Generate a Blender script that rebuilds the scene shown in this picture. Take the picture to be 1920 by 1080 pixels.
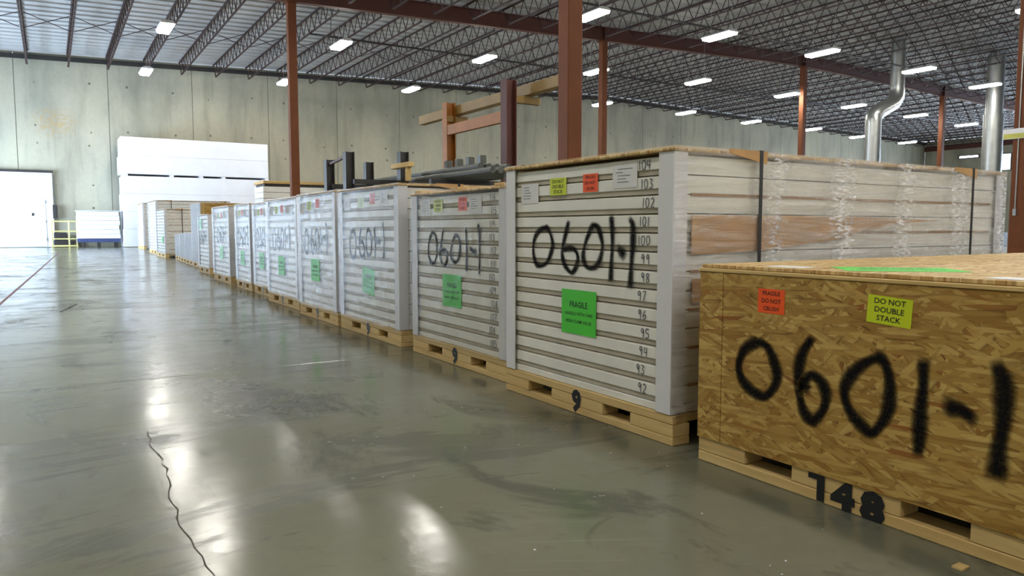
import bpy, math, random
from mathutils import Vector
for o in list(bpy.data.objects): bpy.data.objects.remove(o)
SC = bpy.context.scene
COL = SC.collection
R = random.Random(7)

# ------------------------------------------------------------------ camera, world, daylight, exposure
cam = bpy.data.cameras.new('camera'); cam.sensor_width = 36.0; cam.lens = 36.0*1394.5/1920
cam.clip_start = 0.05; cam.clip_end = 400
co = bpy.data.objects.new('camera', cam); COL.objects.link(co)
co.location = (0, 0, 0.81)
co.rotation_euler = (math.radians(90-4.592), 0, math.radians(-31.765))
SC.camera = co
SC.view_settings.view_transform = 'Standard'; SC.view_settings.look = 'None'
SC.view_settings.gamma = 1.0; SC.view_settings.use_curve_mapping = False
SC.view_settings.exposure = 0.08
LAMP = 76.0          # emission of the ceiling lamps
DAY = 0.62            # daylight scale
cy = SC.cycles; cy.max_bounces = 6; cy.diffuse_bounces = 3; cy.glossy_bounces = 3; cy.transparent_max_bounces = 10; cy.transmission_bounces = 3
cy.use_adaptive_sampling = True; cy.adaptive_threshold = 0.10; cy.adaptive_min_samples = 16; cy.sample_clamp_indirect = 6.0
wd = bpy.data.worlds.new('sky'); SC.world = wd; wd.use_nodes = True
bgn = wd.node_tree.nodes['Background']; bgn.inputs[0].default_value = (0.72, 0.84, 1.0, 1); bgn.inputs[1].default_value = 4.0*DAY
def daylight(name, loc, rot, sx, sy, power, color=(0.68, 0.81, 1.0)):
    L = bpy.data.lights.new(name, 'AREA'); L.shape = 'RECTANGLE'; L.size = sx; L.size_y = sy
    L.energy = power; L.color = color
    o = bpy.data.objects.new(name, L); COL.objects.link(o); o.location = loc; o.rotation_euler = rot
# daylight entering through the open dock doors of the two side walls
XL, XR, YB, YF = -6.0, 66.4, 37.5, -20.0
daylight('dock_daylight', (XL-0.25, 32.5, 1.65), (0, math.radians(-90), 0), 3.2, 8.8, 4300*DAY, (0.60, 0.77, 1.0))
daylight('far_dock_daylight', (XR+0.25, 17.0, 2.4), (0, math.radians(90), 0), 4.6, 18.0, 12000*DAY)

for dx in (6.0, 15.0, 24.0): daylight('rear_dock_daylight', (dx, YF-0.25, 2.2), (math.radians(90), 0, math.radians(180)), 4.0, 4.2, 2600*DAY, (0.92, 0.96, 1.0))  # unseen daylight added behind the camera to brighten the crate sides

# ------------------------------------------------------------------ mesh helpers
class MB:
    def __init__(s): s.v = []; s.f = []; s.m = []
    def add(s, vs, fs, mi=0):
        n = len(s.v); s.v += [tuple(p) for p in vs]
        for f in fs: s.f.append(tuple(i+n for i in f)); s.m.append(mi)
        return s
    def box(s, x0, x1, y0, y1, z0, z1, mi=0):
        return s.add([(x0,y0,z0),(x1,y0,z0),(x1,y1,z0),(x0,y1,z0),(x0,y0,z1),(x1,y0,z1),(x1,y1,z1),(x0,y1,z1)],
                     [(0,3,2,1),(4,5,6,7),(0,1,5,4),(1,2,6,5),(2,3,7,6),(3,0,4,7)], mi)
    def cbox(s, x0, x1, y0, y1, z0, z1, c=.003, mi=0):
        # box with chamfered edges
        vs = []; idx = {}
        X=(x0,x1); Y=(y0,y1); Z=(z0,z1); sg=(1,-1)
        for i in (0,1):
            for j in (0,1):
                for k in (0,1):
                    for a in range(3):
                        p=[X[i]+sg[i]*c, Y[j]+sg[j]*c, Z[k]+sg[k]*c]; p[a]=(X[i],Y[j],Z[k])[a]
                        idx[i,j,k,a]=len(vs); vs.append(tuple(p))
        f=[]
        for i in (0,1):
            q=[idx[i,0,0,0],idx[i,1,0,0],idx[i,1,1,0],idx[i,0,1,0]]; f.append(q if i else q[::-1])
            q=[idx[0,i,0,1],idx[1,i,0,1],idx[1,i,1,1],idx[0,i,1,1]]; f.append(q[::-1] if i else q)
            q=[idx[0,0,i,2],idx[1,0,i,2],idx[1,1,i,2],idx[0,1,i,2]]; f.append(q if i else q[::-1])
        for i in (0,1):
            for j in (0,1):
                q=[idx[i,j,0,0],idx[i,j,1,0],idx[i,j,1,1],idx[i,j,0,1]]; f.append(q if (i==j) else q[::-1])
                q=[idx[i,0,j,0],idx[i,1,j,0],idx[i,1,j,2],idx[i,0,j,2]]; f.append(q if (i!=j) else q[::-1])
                q=[idx[0,i,j,1],idx[1,i,j,1],idx[1,i,j,2],idx[0,i,j,2]]; f.append(q if (i==j) else q[::-1])
                for k in (0,1):
                    q=[idx[i,j,k,0],idx[i,j,k,1],idx[i,j,k,2]]; f.append(q if ((i+j+k)%2==1) else q[::-1])
        return s.add(vs, f, mi)
    def bar(s, a, b, w, h=None, mi=0, n=4, up=(0,0,1)):
        # prism with n sides from a to b
        h = h or w; a=Vector(a); b=Vector(b); d=(b-a).normalized(); u=Vector(up)
        if abs(d.dot(u))>.95: u=Vector((1,0,0)) if abs(d.x)<.9 else Vector((0,1,0))
        r=d.cross(u).normalized(); t=r.cross(d)
        ring=[]
        for k in range(n):
            if n==4: cx,cy=((-1,-1),(1,-1),(1,1),(-1,1))[k]; ring.append(r*(cx*w/2)+t*(cy*h/2))
            else:
                q=2*math.pi*k/n; ring.append(r*(math.cos(q)*w/2)+t*(math.sin(q)*h/2))
        vs=[a+p for p in ring]+[b+p for p in ring]
        fs=[(k,(k+1)%n,n+(k+1)%n,n+k) for k in range(n)]+[tuple(range(n))[::-1],tuple(range(n,2*n))]
        return s.add(vs, fs, mi)
    def prism(s, prof, a0, a1, axis='y', mi=None):
        # closed profile of (p,q) extruded along axis; mi: list of material index per side
        n=len(prof); mp={'y':lambda p,q,t:(p,t,q),'x':lambda p,q,t:(t,p,q),'z':lambda p,q,t:(p,q,t)}[axis]
        vs=[mp(p,q,a0) for p,q in prof]+[mp(p,q,a1) for p,q in prof]
        b=len(s.v); s.v+=vs
        for k in range(n):
            s.f.append((b+k,b+(k+1)%n,b+n+(k+1)%n,b+n+k)); s.m.append(mi[k] if mi else 0)
        s.f.append(tuple(b+k for k in range(n))[::-1]); s.m.append(0)
        s.f.append(tuple(b+n+k for k in range(n))); s.m.append(0)
        return s
    def mesh(s, name, mats, smooth=False):
        me=bpy.data.meshes.new(name); me.from_pydata(s.v, [], s.f)
        for m in (mats if isinstance(mats,(list,tuple)) else [mats]): me.materials.append(m)
        if any(s.m): me.polygons.foreach_set('material_index', s.m)
        if smooth: me.polygons.foreach_set('use_smooth', [True]*len(me.polygons))
        me.update()
        return me
def link(name, me, parent=None, loc=None, rot=None):
    o=bpy.data.objects.new(name, me); COL.objects.link(o)
    if parent is not None: o.parent=parent
    if loc is not None: o.location=loc
    if rot is not None: o.rotation_euler=rot
    return o
def obj(name, mb, mats, parent=None, loc=None, rot=None, smooth=False):
    return link(name, mb.mesh(name, mats, smooth), parent, loc, rot)
def tag(o, label, cat, group=None, kind=None):
    o['label']=label; o['category']=cat
    if group: o['group']=group
    if kind: o['kind']=kind
    return o
def thing(name, label, cat, loc=(0,0,0), rz=0, group=None):
    o=link(name, None, None, loc, (0,0,rz)); return tag(o, label, cat, group)
def struct(name, mb, mats, **k):
    o=obj(name, mb, mats, **k); o['kind']='structure'; return o
def empty_struct(name):
    o=link(name, None); o['kind']='structure'; return o
def copy_tree(o, parent=None):
    c=o.copy(); COL.objects.link(c); c.parent=parent
    for ch in o.children: copy_tree(ch, c)
    return c

# ------------------------------------------------------------------ material helpers
def srgb(r,g,b):
    f=lambda c: (c/255/12.92) if c/255<=.04045 else ((c/255+.055)/1.055)**2.4
    return (f(r),f(g),f(b),1.0)
class NT:
    def __init__(s, name):
        s.mat=bpy.data.materials.new(name); s.mat.use_nodes=True; s.t=s.mat.node_tree
        s.b=s.t.nodes['Principled BSDF']; s.out=s.t.nodes['Material Output']
    def n(s, typ, props=None, **ins):
        nd=s.t.nodes.new('ShaderNode'+typ)
        for k,v in (props or {}).items(): setattr(nd,k,v)
        for k,v in ins.items():
            key=int(k[1:]) if k[0]=='i' and k[1:].isdigit() else k.replace('_',' ')
            s.set(nd.inputs[key], v)
        return nd
    def set(s, sock, v):
        if isinstance(v, bpy.types.NodeSocket): s.t.links.new(v, sock)
        else: sock.default_value=v
    def noise(s, vec, scale, detail=4, rough=.55, dist=0):
        return s.n('TexNoise', Vector=vec, Scale=scale, Detail=detail, Roughness=rough, Distortion=dist).outputs[0]
    def ramp(s, fac, stops, interp='LINEAR'):
        nd=s.n('ValToRGB', Fac=fac); cr=nd.color_ramp; cr.interpolation=interp
        while len(cr.elements)<len(stops): cr.elements.new(.5)
        for e,(p,c) in zip(cr.elements, stops):
            e.position=p; e.color=c if isinstance(c,(tuple,list)) else (c,c,c,1)
        return nd.outputs[0]
    def mix(s, fac, a, b, mode='MIX'):
        nd=s.n('Mix', {'data_type':'RGBA','blend_type':mode}); s.set(nd.inputs[0],fac); s.set(nd.inputs[6],a); s.set(nd.inputs[7],b); return nd.outputs[2]
    def math(s, op, a, b=0.0, c=None):
        nd=s.n('Math', {'operation':op}); s.set(nd.inputs[0],a); s.set(nd.inputs[1],b)
        if c is not None: s.set(nd.inputs[2],c)
        return nd.outputs[0]
    def mapping(s, vec, loc=(0,0,0), rot=(0,0,0), scale=(1,1,1)):
        return s.n('Mapping', Vector=vec, Location=loc, Rotation=rot, Scale=scale).outputs[0]
    def objc(s): return s.n('TexCoord').outputs['Object']
    def pos(s): return s.n('NewGeometry').outputs['Position']
    def bump(s, h, strength=.2, dist=.01): return s.n('Bump', Strength=strength, Distance=dist, Height=h).outputs[0]
    def P(s, **k):
        for a,v in k.items(): s.set(s.b.inputs[a.replace('_',' ')], v)
        return s.mat
def plain(name, rgb, rough=.6, metal=0.0, vary=.12, scale=8, bump=0.0, spec=.5):
    m=NT(name); c=srgb(*rgb); v=m.objc(); n=m.noise(v, scale, 5)
    d=tuple(x*(1-vary) for x in c[:3])+(1,); l=tuple(min(1,x*(1+vary)) for x in c[:3])+(1,)
    kw=dict(Base_Color=m.ramp(n,[(.3,d),(.7,l)]), Roughness=rough, Metallic=metal)
    m.b.inputs['Specular IOR Level'].default_value=spec
    if bump: kw['Normal']=m.bump(m.noise(v, scale*6, 3), bump, .004)
    return m.P(**kw)

def mat_floor():
    m=NT('sealed_concrete_floor'); p=m.pos()
    big=m.noise(p,.35,5,.6); med=m.noise(m.mapping(p,scale=(1.6,.8,1)),1.1,8,.62,.6); fine=m.noise(p,14,6,.7)
    c=m.ramp(big,[(.32,srgb(104,106,92)),(.5,srgb(118,119,103)),(.68,srgb(132,134,126))])
    c=m.mix(m.ramp(fine,[(.35,0),(.75,.35)]), c, srgb(104,103,86))
    st=m.ramp(med,[(.55,0),(.60,.65),(.8,.85)]); c=m.mix(st,c,srgb(72,74,66))
    st2=m.ramp(m.noise(m.mapping(p,loc=(3,9,0)),2.3,7,.7,1.0),[(.60,0),(.68,.5)]); c=m.mix(st2,c,srgb(92,92,82))
    p3=m.ramp(m.noise(m.mapping(p,loc=(1.3,4.7,0),scale=(.55,1.5,1)),1.5,8,.68,.9),[(.53,0),(.57,.55),(.75,.75)]); c=m.mix(p3,c,srgb(80,82,74))
    yel=m.ramp(m.noise(m.mapping(p,loc=(8,1,0)),.6,3),[(.55,0),(.75,.45)]); c=m.mix(yel,c,srgb(122,118,80))
    # straight trowel scratches
    sc=m.ramp(m.noise(m.mapping(m.mapping(p,rot=(0,0,.5)),scale=(2,70,1)),1,3),[(.62,0),(.75,.18)]); c=m.mix(sc,c,srgb(160,158,140))
    r=m.ramp(med,[(.3,.10),(.55,.15),(.7,.30)])
    r=m.math('ADD',r,m.math('MULTIPLY',p3,.12))
    r=m.math('ADD', r, m.ramp(fine,[(.3,0),(.8,.09)]))
    nrm=m.bump(m.math('ADD',m.math('MULTIPLY',fine,.3),m.noise(p,2.2,2)),.16,.012)
    return m.P(Base_Color=c, Roughness=r, Normal=nrm, Specular_IOR_Level=.4)
def mat_wall():
    m=NT('precast_concrete'); p=m.pos()
    a=m.noise(m.mapping(p,scale=(1,1,.45)),.45,6,.6); b=m.noise(m.mapping(p,loc=(5,0,2),scale=(2.2,1,.25)),.8,5,.6); f=m.noise(p,9,6,.7)
    c=m.ramp(a,[(.3,srgb(142,142,128)),(.5,srgb(170,167,150)),(.7,srgb(184,180,158))])
    c=m.mix(m.ramp(b,[(.5,0),(.72,.55)]),c,srgb(128,126,108))
    c=m.mix(m.ramp(f,[(.45,0),(.8,.3)]),c,srgb(140,138,122))
    # tan overspray patch left of the white foam stack
    d=m.n('VectorMath',{'operation':'DISTANCE'}); m.set(d.inputs[0], m.mapping(p,scale=(1,0,1.2))); d.inputs[1].default_value=(.35,0,6.35)
    spot=m.math('MULTIPLY', m.ramp(d.outputs['Value'],[(.25,.8),(1.25,0)]), m.ramp(m.noise(p,6,8,.8),[(.45,0),(.58,1)]))
    c=m.mix(spot,c,srgb(176,146,92))
    return m.P(Base_Color=c, Roughness=.85, Normal=m.bump(f,.15,.01), Specular_IOR_Level=.25)
def mat_osb(name, ax, light):
    m=NT(name); o=m.objc(); sp=m.n('SeparateXYZ', Vector=o)
    cv=m.n('CombineXYZ', X=sp.outputs[ax[0]], Y=sp.outputs[ax[1]]).outputs[0]
    wob=m.n('TexNoise', Vector=cv, Scale=6.0, Detail=3.0).outputs[1]
    add=m.n('VectorMath',{'operation':'MULTIPLY_ADD'}); m.set(add.inputs[0],wob); add.inputs[1].default_value=(.012,.012,0); m.set(add.inputs[2],cv); v=add.outputs[0]
    if light: pal=[srgb(196,164,108),srgb(212,184,130),srgb(178,142,86),srgb(224,200,150)]; dk=srgb(120,84,44)  # flat boards get a lighter palette: light from above put into the colour
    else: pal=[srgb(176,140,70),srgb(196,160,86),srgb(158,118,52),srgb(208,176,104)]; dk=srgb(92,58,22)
    c=pal[0]; hgt=None
    for i,(th,sx,sy) in enumerate([(.25,12,62),(1.45,13,70),(2.3,11,58),(-.3,12,66),(.8,12,64),(2.75,14,80),(.05,10,90)]):
        vv=m.mapping(m.mapping(v,rot=(0,0,th)),loc=(i*3.7,i*1.9,0),scale=(sx,sy,1))
        vo=m.n('TexVoronoi',{'voronoi_dimensions':'2D','feature':'F1'},Vector=vv,Scale=1.0)
        s=m.n('SeparateColor', Color=vo.outputs['Color'])
        cc=m.ramp(s.outputs[1],[(0,pal[2]),(.35,pal[0]),(.6,pal[1]),(.85,pal[3]),(.93,pal[0]),(1,srgb(150,92,40))])
        edge=m.math('MULTIPLY',m.ramp(vo.outputs['Distance'],[(.45,0),(.8,.8)]),s.outputs[2])
        cc=m.mix(edge,cc,dk)
        mk=m.math('GREATER_THAN', s.outputs[0], .58 if i else -1)
        c=m.mix(mk,c,cc)
        hh=m.math('MULTIPLY',mk,s.outputs[2]); hgt=hh if hgt is None else m.math('MAXIMUM',hgt,hh)
    grain=m.noise(m.mapping(m.mapping(cv,rot=(0,0,.4)),scale=(14,90,1)),1,4)
    c=m.mix(m.ramp(grain,[(.5,0),(.8,.3)]),c,dk)
    big=m.noise(m.mapping(cv,scale=(2.5,2.5,1)),1,3); c=m.mix(m.ramp(big,[(.45,0),(.7,.25)]),c,pal[2])
    return m.P(Base_Color=c, Roughness=.62, Normal=m.bump(hgt,.35,.003), Specular_IOR_Level=.35)
def mat_wood(name, rgb, dark, ax='X'):
    m=NT(name); o=m.objc(); sc={'X':(1.5,26,26),'Y':(26,1.5,26),'Z':(26,26,1.5)}[ax]
    oi=m.n('ObjectInfo').outputs['Random']
    n=m.noise(m.mapping(o,scale=sc),1,5,.6,.5)
    c=m.ramp(n,[(.3,srgb(*rgb)),(.75,srgb(*dark))])
    kn=m.ramp(m.noise(m.mapping(o,scale=tuple(x*.35 for x in sc)),1.6,3),[(.66,0),(.74,.7)]); c=m.mix(kn,c,srgb(*[x*.62 for x in dark]))
    c=m.mix(m.math('MULTIPLY',oi,.3),c,srgb(*[x*.86 for x in rgb]))
    return m.P(Base_Color=c, Roughness=.7, Normal=m.bump(n,.12,.002), Specular_IOR_Level=.3)
def mat_film(name, haze, gloss, scale=(3,3,9), bump=.3, fres=.4, bands=False):
    m=NT(name); o=m.objc()
    n=m.noise(m.mapping(o,scale=scale),2.6,7,.65,.8); n2=m.noise(m.mapping(o,scale=(scale[0]*4,scale[1]*4,scale[2]*.7)),3,3)
    nr=m.bump(m.math('ADD',n,m.math('MULTIPLY',n2,.4)),bump,.02)
    gl=m.n('BsdfGlossy',Color=(1,1,1,1),Roughness=.14,Normal=nr).outputs[0]
    df=m.n('BsdfDiffuse',Color=(.93,.94,.97,1),Normal=nr).outputs[0]
    tr=m.n('BsdfTransparent',Color=(1,1,1,1)).outputs[0]
    fr=m.n('Fresnel',IOR=1.45).outputs[0]
    f1=m.math('MULTIPLY',m.ramp(n,[(.42,.25),(.68,1.0)]),haze)
    if bands:
        # white highlights painted into the film along crinkled vertical bands
        sx=m.n('SeparateXYZ',Vector=o).outputs[0]
        w=m.math('SINE',m.math('MULTIPLY_ADD',sx,13.2,m.math('MULTIPLY',m.noise(o,3,2),2.2)))
        gate=m.ramp(sx,[(.42,0),(.56,1)]); w=m.math('MULTIPLY',w,gate); haze=m.math('MULTIPLY_ADD',gate,haze*.8,haze*.2)
        f1=m.math('MULTIPLY',m.ramp(n,[(.42,.25),(.68,1.0)]),haze)
        bd=m.math('MULTIPLY',m.ramp(w,[(.35,0),(.95,1)]),m.ramp(m.noise(m.mapping(o,scale=(22,22,90)),1,4,.6),[(.44,0),(.62,1)]))
        f1=m.math('ADD',f1,m.math('MULTIPLY',bd,.8))
    mx=m.n('MixShader',Fac=f1); m.t.links.new(tr,mx.inputs[1]); m.t.links.new(df,mx.inputs[2])
    f2=m.math('MULTIPLY_ADD',fr,fres,m.math('MULTIPLY',m.ramp(n,[(.4,.1),(.7,1.0)]),gloss))
    my=m.n('MixShader',Fac=f2); m.t.links.new(mx.outputs[0],my.inputs[1]); m.t.links.new(gl,my.inputs[2])
    m.t.links.new(my.outputs[0],m.out.inputs[0]); return m.mat
def mat_spray():
    m=NT('black_spray_paint'); a=m.n('Attribute',{'attribute_name':'a'}).outputs['Fac']
    sp=m.noise(m.objc(),140,3); a2=m.math('MULTIPLY',a,m.ramp(sp,[(.25,.75),(.6,1)]))
    d=m.n('BsdfDiffuse',Color=(.012,.012,.013,1)).outputs[0]; t=m.n('BsdfTransparent').outputs[0]
    mx=m.n('MixShader',Fac=a2); m.t.links.new(t,mx.inputs[1]); m.t.links.new(d,mx.inputs[2]); m.t.links.new(mx.outputs[0],m.out.inputs[0]); return m.mat
def emit(name, rgb, s):
    m=NT(name); m.P(Base_Color=rgb, Emission_Color=rgb, Emission_Strength=s); return m.mat

M={}
M['floor']=mat_floor(); M['wall']=mat_wall()
M['osb_front']=mat_osb('osb_board_upright',(1,2),False); M['osb_top']=mat_osb('osb_board_flat_lit',(0,1),True); M['osb_side']=mat_osb('osb_board_side',(0,2),False)
M['deck']=plain('painted_steel_deck',(176,176,176),.55,0,.06,1.2)
M['joist']=plain('joist_primer_paint',(60,41,40),.6,0,.15,3)
M['girder']=plain('red_oxide_paint',(84,42,32),.6,0,.12,2)
M['column']=plain('red_brown_paint',(106,60,32),.6,0,.10,3,0,.25)
M['dark_steel']=plain('dark_steel',(58,56,54),.5,.3,.15,5)
M['pipe']=plain('black_iron_pipe',(44,38,40),.5,.2,.1,5)
M['galv']=plain('galvanised_duct',(168,170,168),.36,.9,.10,3)
M['pine_y']=mat_wood('pine_along_front',(226,198,140),(198,162,100),'Y'); M['pine_x']=mat_wood('pine_lengthwise',(218,188,130),(188,150,90),'X'); M['pine_z']=mat_wood('pine_block',(200,170,112),(168,132,76),'Z')
M['panel']=plain('cream_panel',(236,235,228),.5,0,.05,6)
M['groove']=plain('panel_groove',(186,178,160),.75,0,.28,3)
M['post']=plain('white_edge_board',(226,226,230),.6,0,.03,4)
M['strap']=plain('black_strap',(26,26,28),.4)
M['kraft']=plain('kraft_paper',(190,150,100),.7,0,.12,4,.3)
M['spray']=mat_spray()
M['ink']=plain('black_ink',(22,22,24),.6,0,.05)
M['grey_ink']=plain('grey_marker',(92,92,96),.7,0,.1)
M['yellow']=plain('fluorescent_yellow_label',(206,222,30),.5,0,.03)
M['orange']=plain('fluorescent_orange_label',(255,92,20),.5,0,.03)
M['green']=plain('fluorescent_green_placard',(76,208,52),.5,0,.03)
M['paper']=plain('white_paper',(226,226,228),.6,0,.03)
M['film']=mat_film('clear_stretch_film',.03,.03); M['film_hazy']=mat_film('cloudy_stretch_film',.20,.05,(3,3,9),.3,.3)
M['film_side']=mat_film('shiny_stretch_film',.30,.35,(1.2,1.2,14),.6,.4,True)
M['white']=plain('white_foam',(232,234,240),.7,0,.03,2)
M['white_paint']=plain('white_door_paint',(228,230,232),.45,0,.03,2)
M['yellow_rail']=plain('yellow_rail_paint',(208,198,128),.5,0,.06)
M['blue_steel']=plain('blue_grey_steel',(70,84,130),.5,.2,.1)
M['orange_steel']=plain('orange_rack_paint',(150,90,12),.5,.1,.12,4)
M['tan_steel']=plain('tan_rack_paint',(140,112,58),.55,0,.14,4)
M['lamp_body']=plain('lamp_housing',(200,200,200),.5,0,.05)
M['lamp']=emit('lamp_diffuser',(1.0,.965,.89,1),LAMP)
M['red_line']=plain('faded_red_line',(128,84,92),.55,0,.2,3)
M['tie']=plain('form_tie_patch',(112,108,94),.85,0,.15,10)
M['crack']=plain('crack_filler',(66,64,54),.8,0,.2,10)
M['kraft_gap']=plain('brown_spacer',(150,112,72),.8,0,.2,6)

# ------------------------------------------------------------------ structure
def zr(x): return 8.15+.033*x if x<30.5 else 8.15+.033*30.5-.02*(x-30.5)
# floor slabs with saw-cut joints
FL=empty_struct('floor')
xs=[XL]+[-2.9+6.1*k for k in range(0,12)]+[XR]; ys=[YF]+[4.4+5.2*k for k in range(-2,7)]+[YB]
xs=[x for x in xs if XL<=x<=XR]; ys=[y for y in ys if YF<=y<=YB]
for i in range(len(xs)-1):
    for j in range(len(ys)-1):
        g=.0032
        obj('slab', MB().cbox(xs[i]+g,xs[i+1]-g,ys[j]+g,ys[j+1]-g,-.2,0,.0015), M['floor'], FL)
obj('slab_bed', MB().box(XL,XR,YF,YB,-.3,-.2), M['floor'], FL)
def ribbon_flat(pts, w, z, jit=0, rnd=R):
    mb=MB(); vs=[]
    for k,p in enumerate(pts):
        a=Vector(pts[max(k-1,0)]); b=Vector(pts[min(k+1,len(pts)-1)]); d=(b-a).normalized(); nn=Vector((-d.y,d.x)); ww=w*(1+jit*(rnd.random()-.5))
        vs.append((p[0]+nn.x*ww/2,p[1]+nn.y*ww/2,z)); vs.append((p[0]-nn.x*ww/2,p[1]-nn.y*ww/2,z))
    return mb.add(vs,[(2*k,2*k+1,2*k+3,2*k+2) for k in range(len(pts)-1)])
cr=[]; x=.30
for k in range(30):
    y=1.5+k*.06; x+=R.uniform(-.012,.012)+(.315+.02*math.sin(y*2)-x)*.15; cr.append((x,y))
obj('crack', ribbon_flat(cr,.0032,.0012,1.4), M['crack'], FL)
cr2=[(.05+.02*k+R.uniform(-.004,.004), 8.4+.10*k) for k in range(9)]
obj('crack', ribbon_flat(cr2,.02,.0012,1.0), M['crack'], FL)
obj('floor_line', ribbon_flat([(-.62,6.0),(-.49,9.64),(-.25,16.1),(-.02,22.6),(.2,28.5)],.032,.0012), M['red_line'], FL)
# back wall: precast panels with open joints and form-tie marks
WB=empty_struct('wall_back')
px=[XL]+[-1.02-3.42]+[-1.02+3.43*k for k in range(0,20)]; px=[x for x in px if x<XR-.5]+[XR]
for a,b in zip(px[:-1],px[1:]):
    mb=MB(); g=.010
    q=[(a+g,0),(b-g,0),(b-g,zr(b)-.02)]+([(30.5,zr(30.5)-.02)] if a<30.5<b else [])+[(a+g,zr(a)-.02)]
    mb.prism(q,YB,YB+.2,'y'); mb.f=[tuple(reversed(f)) for f in mb.f]
    pn=obj('panel', mb, M['wall'], WB)
    if a<40:
        tm=MB()
        for fx in (.22,.78):
            for z in (1.55,2.75,4.3,5.0,6.9):
                cx=a+(b-a)*fx+R.uniform(-.08,.08); zz=z+R.uniform(-.15,.15); rr=R.uniform(.03,.06)
                tm.add([(cx+rr*math.cos(t*math.pi/4),YB-.003,zz+rr*math.sin(t*math.pi/4)) for t in range(8)],[tuple(range(8))])
        obj('tie_marks', tm, M['tie'], pn)
obj('joint_filler', MB().box(XL,XR,YB+.05,YB+.1,0,8.0), M['tie'], WB)
lm=MB()
for a,b in ((XL,30.5),(30.5,XR)):
    for (y0,y1,d0,d1) in ((YB-.10,YB,-.30,-.12),):
        lm.add([(a,y0,zr(a)+d0),(b,y0,zr(b)+d0),(b,y1,zr(b)+d0),(a,y1,zr(a)+d0),(a,y0,zr(a)+d1),(b,y0,zr(b)+d1),(b,y1,zr(b)+d1),(a,y1,zr(a)+d1)],
               [(0,3,2,1),(4,5,6,7),(0,1,5,4),(1,2,6,5),(2,3,7,6),(3,0,4,7)])
struct('trim_1', lm, M['dark_steel'])
def side_wall(name, x0, x1, oy0, oy1, oz, h):
    mb=MB().box(x0,x1,YF,oy0,0,h).box(x0,x1,oy1,YB,0,h).box(x0,x1,oy0,oy1,oz,h); return struct(name, mb, M['wall'])
side_wall('wall_left', XL-.2, XL, 28.0, 37.0, 3.3, zr(XL))
side_wall('wall_right', XR, XR+.2, 8.0, 26.0, 4.7, zr(XR))
wf=MB().box(XL,XR,YF-.2,YF,4.3,9.2); wx=[XL,4,8,13,17,22,26,XR]
for k in range(0,8,2): wf.box(wx[k],wx[k+1],YF-.2,YF,0,4.3)  # rear openings are assumed, left for the added daylight
struct('wall_front', wf, M['wall'])
# high windows in the far right wall
for k,(y0,y1,z0,z1) in enumerate(((32.9,34.6,6.7,7.0),(30.4,31.6,5.5,6.9))):
    w=struct('window_%d'%(k+1), MB().box(XR-.06,XR,y0,y0+.08,z0,z1).box(XR-.06,XR,y1-.08,y1,z0,z1).box(XR-.06,XR,y0,y1,z0,z0+.06).box(XR-.06,XR,y0,y1,z1-.06,z1), M['dark_steel'])
    obj('pane', MB().box(XR-.03,XR-.02,y0+.08,y1-.08,z0+.06,z1-.06), emit('daylit_glass',(.72,.84,1,1),3.0), w)
struct('trim_2', MB().box(XR-.15,XR,YF,YB,7.55,7.95), M['girder'])
# corrugated steel roof deck, ribs along X
prof=[]; per=.61; y=YF
while y<YB: prof+=[(y,.055),(y+per*.80,.055),(y+per*.83,.002),(y+per*.93,.002),(y+per*.96,.055)]; y+=per
dv=[];df=[]; xsd=[XL-.2,30.5,XR+.2]
for xx in xsd:
    for (yy,zz) in prof: dv.append((xx,yy,zr(xx)+zz))
n=len(prof)
for i in range(2):
    for k in range(n-1): df.append((i*n+k,i*n+k+1,(i+1)*n+k+1,(i+1)*n+k))
struct('ceiling', MB().add(dv,df), M['deck'])

# ------------------------------------------------------------------ columns and girders
GY=23.49; GX=[6.567+12.19*k for k in range(5)]
def column(loc, h, label):
    t=thing('steel_column', label, 'column', loc, 0, 'red-brown steel columns')
    obj('shaft', MB().cbox(-.127,.127,-.127,.127,.02,h,.012), M['column'], t)
    obj('base_plate', MB().cbox(-.22,.22,-.22,.22,0,.02,.003), M['column'], t)
    obj('cap_plate', MB().cbox(-.2,.2,-.2,.2,h,h+.02,.003), M['column'], t)
    return t
names=['red-brown column left of the steel rack, in front of the white foam stack','red-brown column close behind the thick front column','red-brown column just left of the bent duct','red-brown column between the two galvanised ducts','red-brown column farthest along the girder line']
for k,gx in enumerate(GX): column((gx,GY,0), zr(gx)-.65-.02, names[k])
big=column((6.45,8.83,0), zr(6.45)-.67, 'thick red-brown column standing right behind the big white panel crate')
col2=column((18.85,8.45,0), zr(18.85)-.67, 'red-brown column with conduit and yellow sign at the right edge')
obj('conduit', MB().bar((-.145,0,1.2),(-.145,0,7.5),.028,n=8).box(-.175,-.127,-.035,.035,1.1,1.25), M['galv'], col2)
sg=obj('sign', MB().cbox(-.185,-.175,-.22,.32,2.83,3.06,.002), M['paper'], col2); obj('sign_band', MB().cbox(-.188,-.186,-.20,.30,2.84,2.95,.0005), plain('faded_yellow_sign',(196,192,92),.5), sg)
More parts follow.
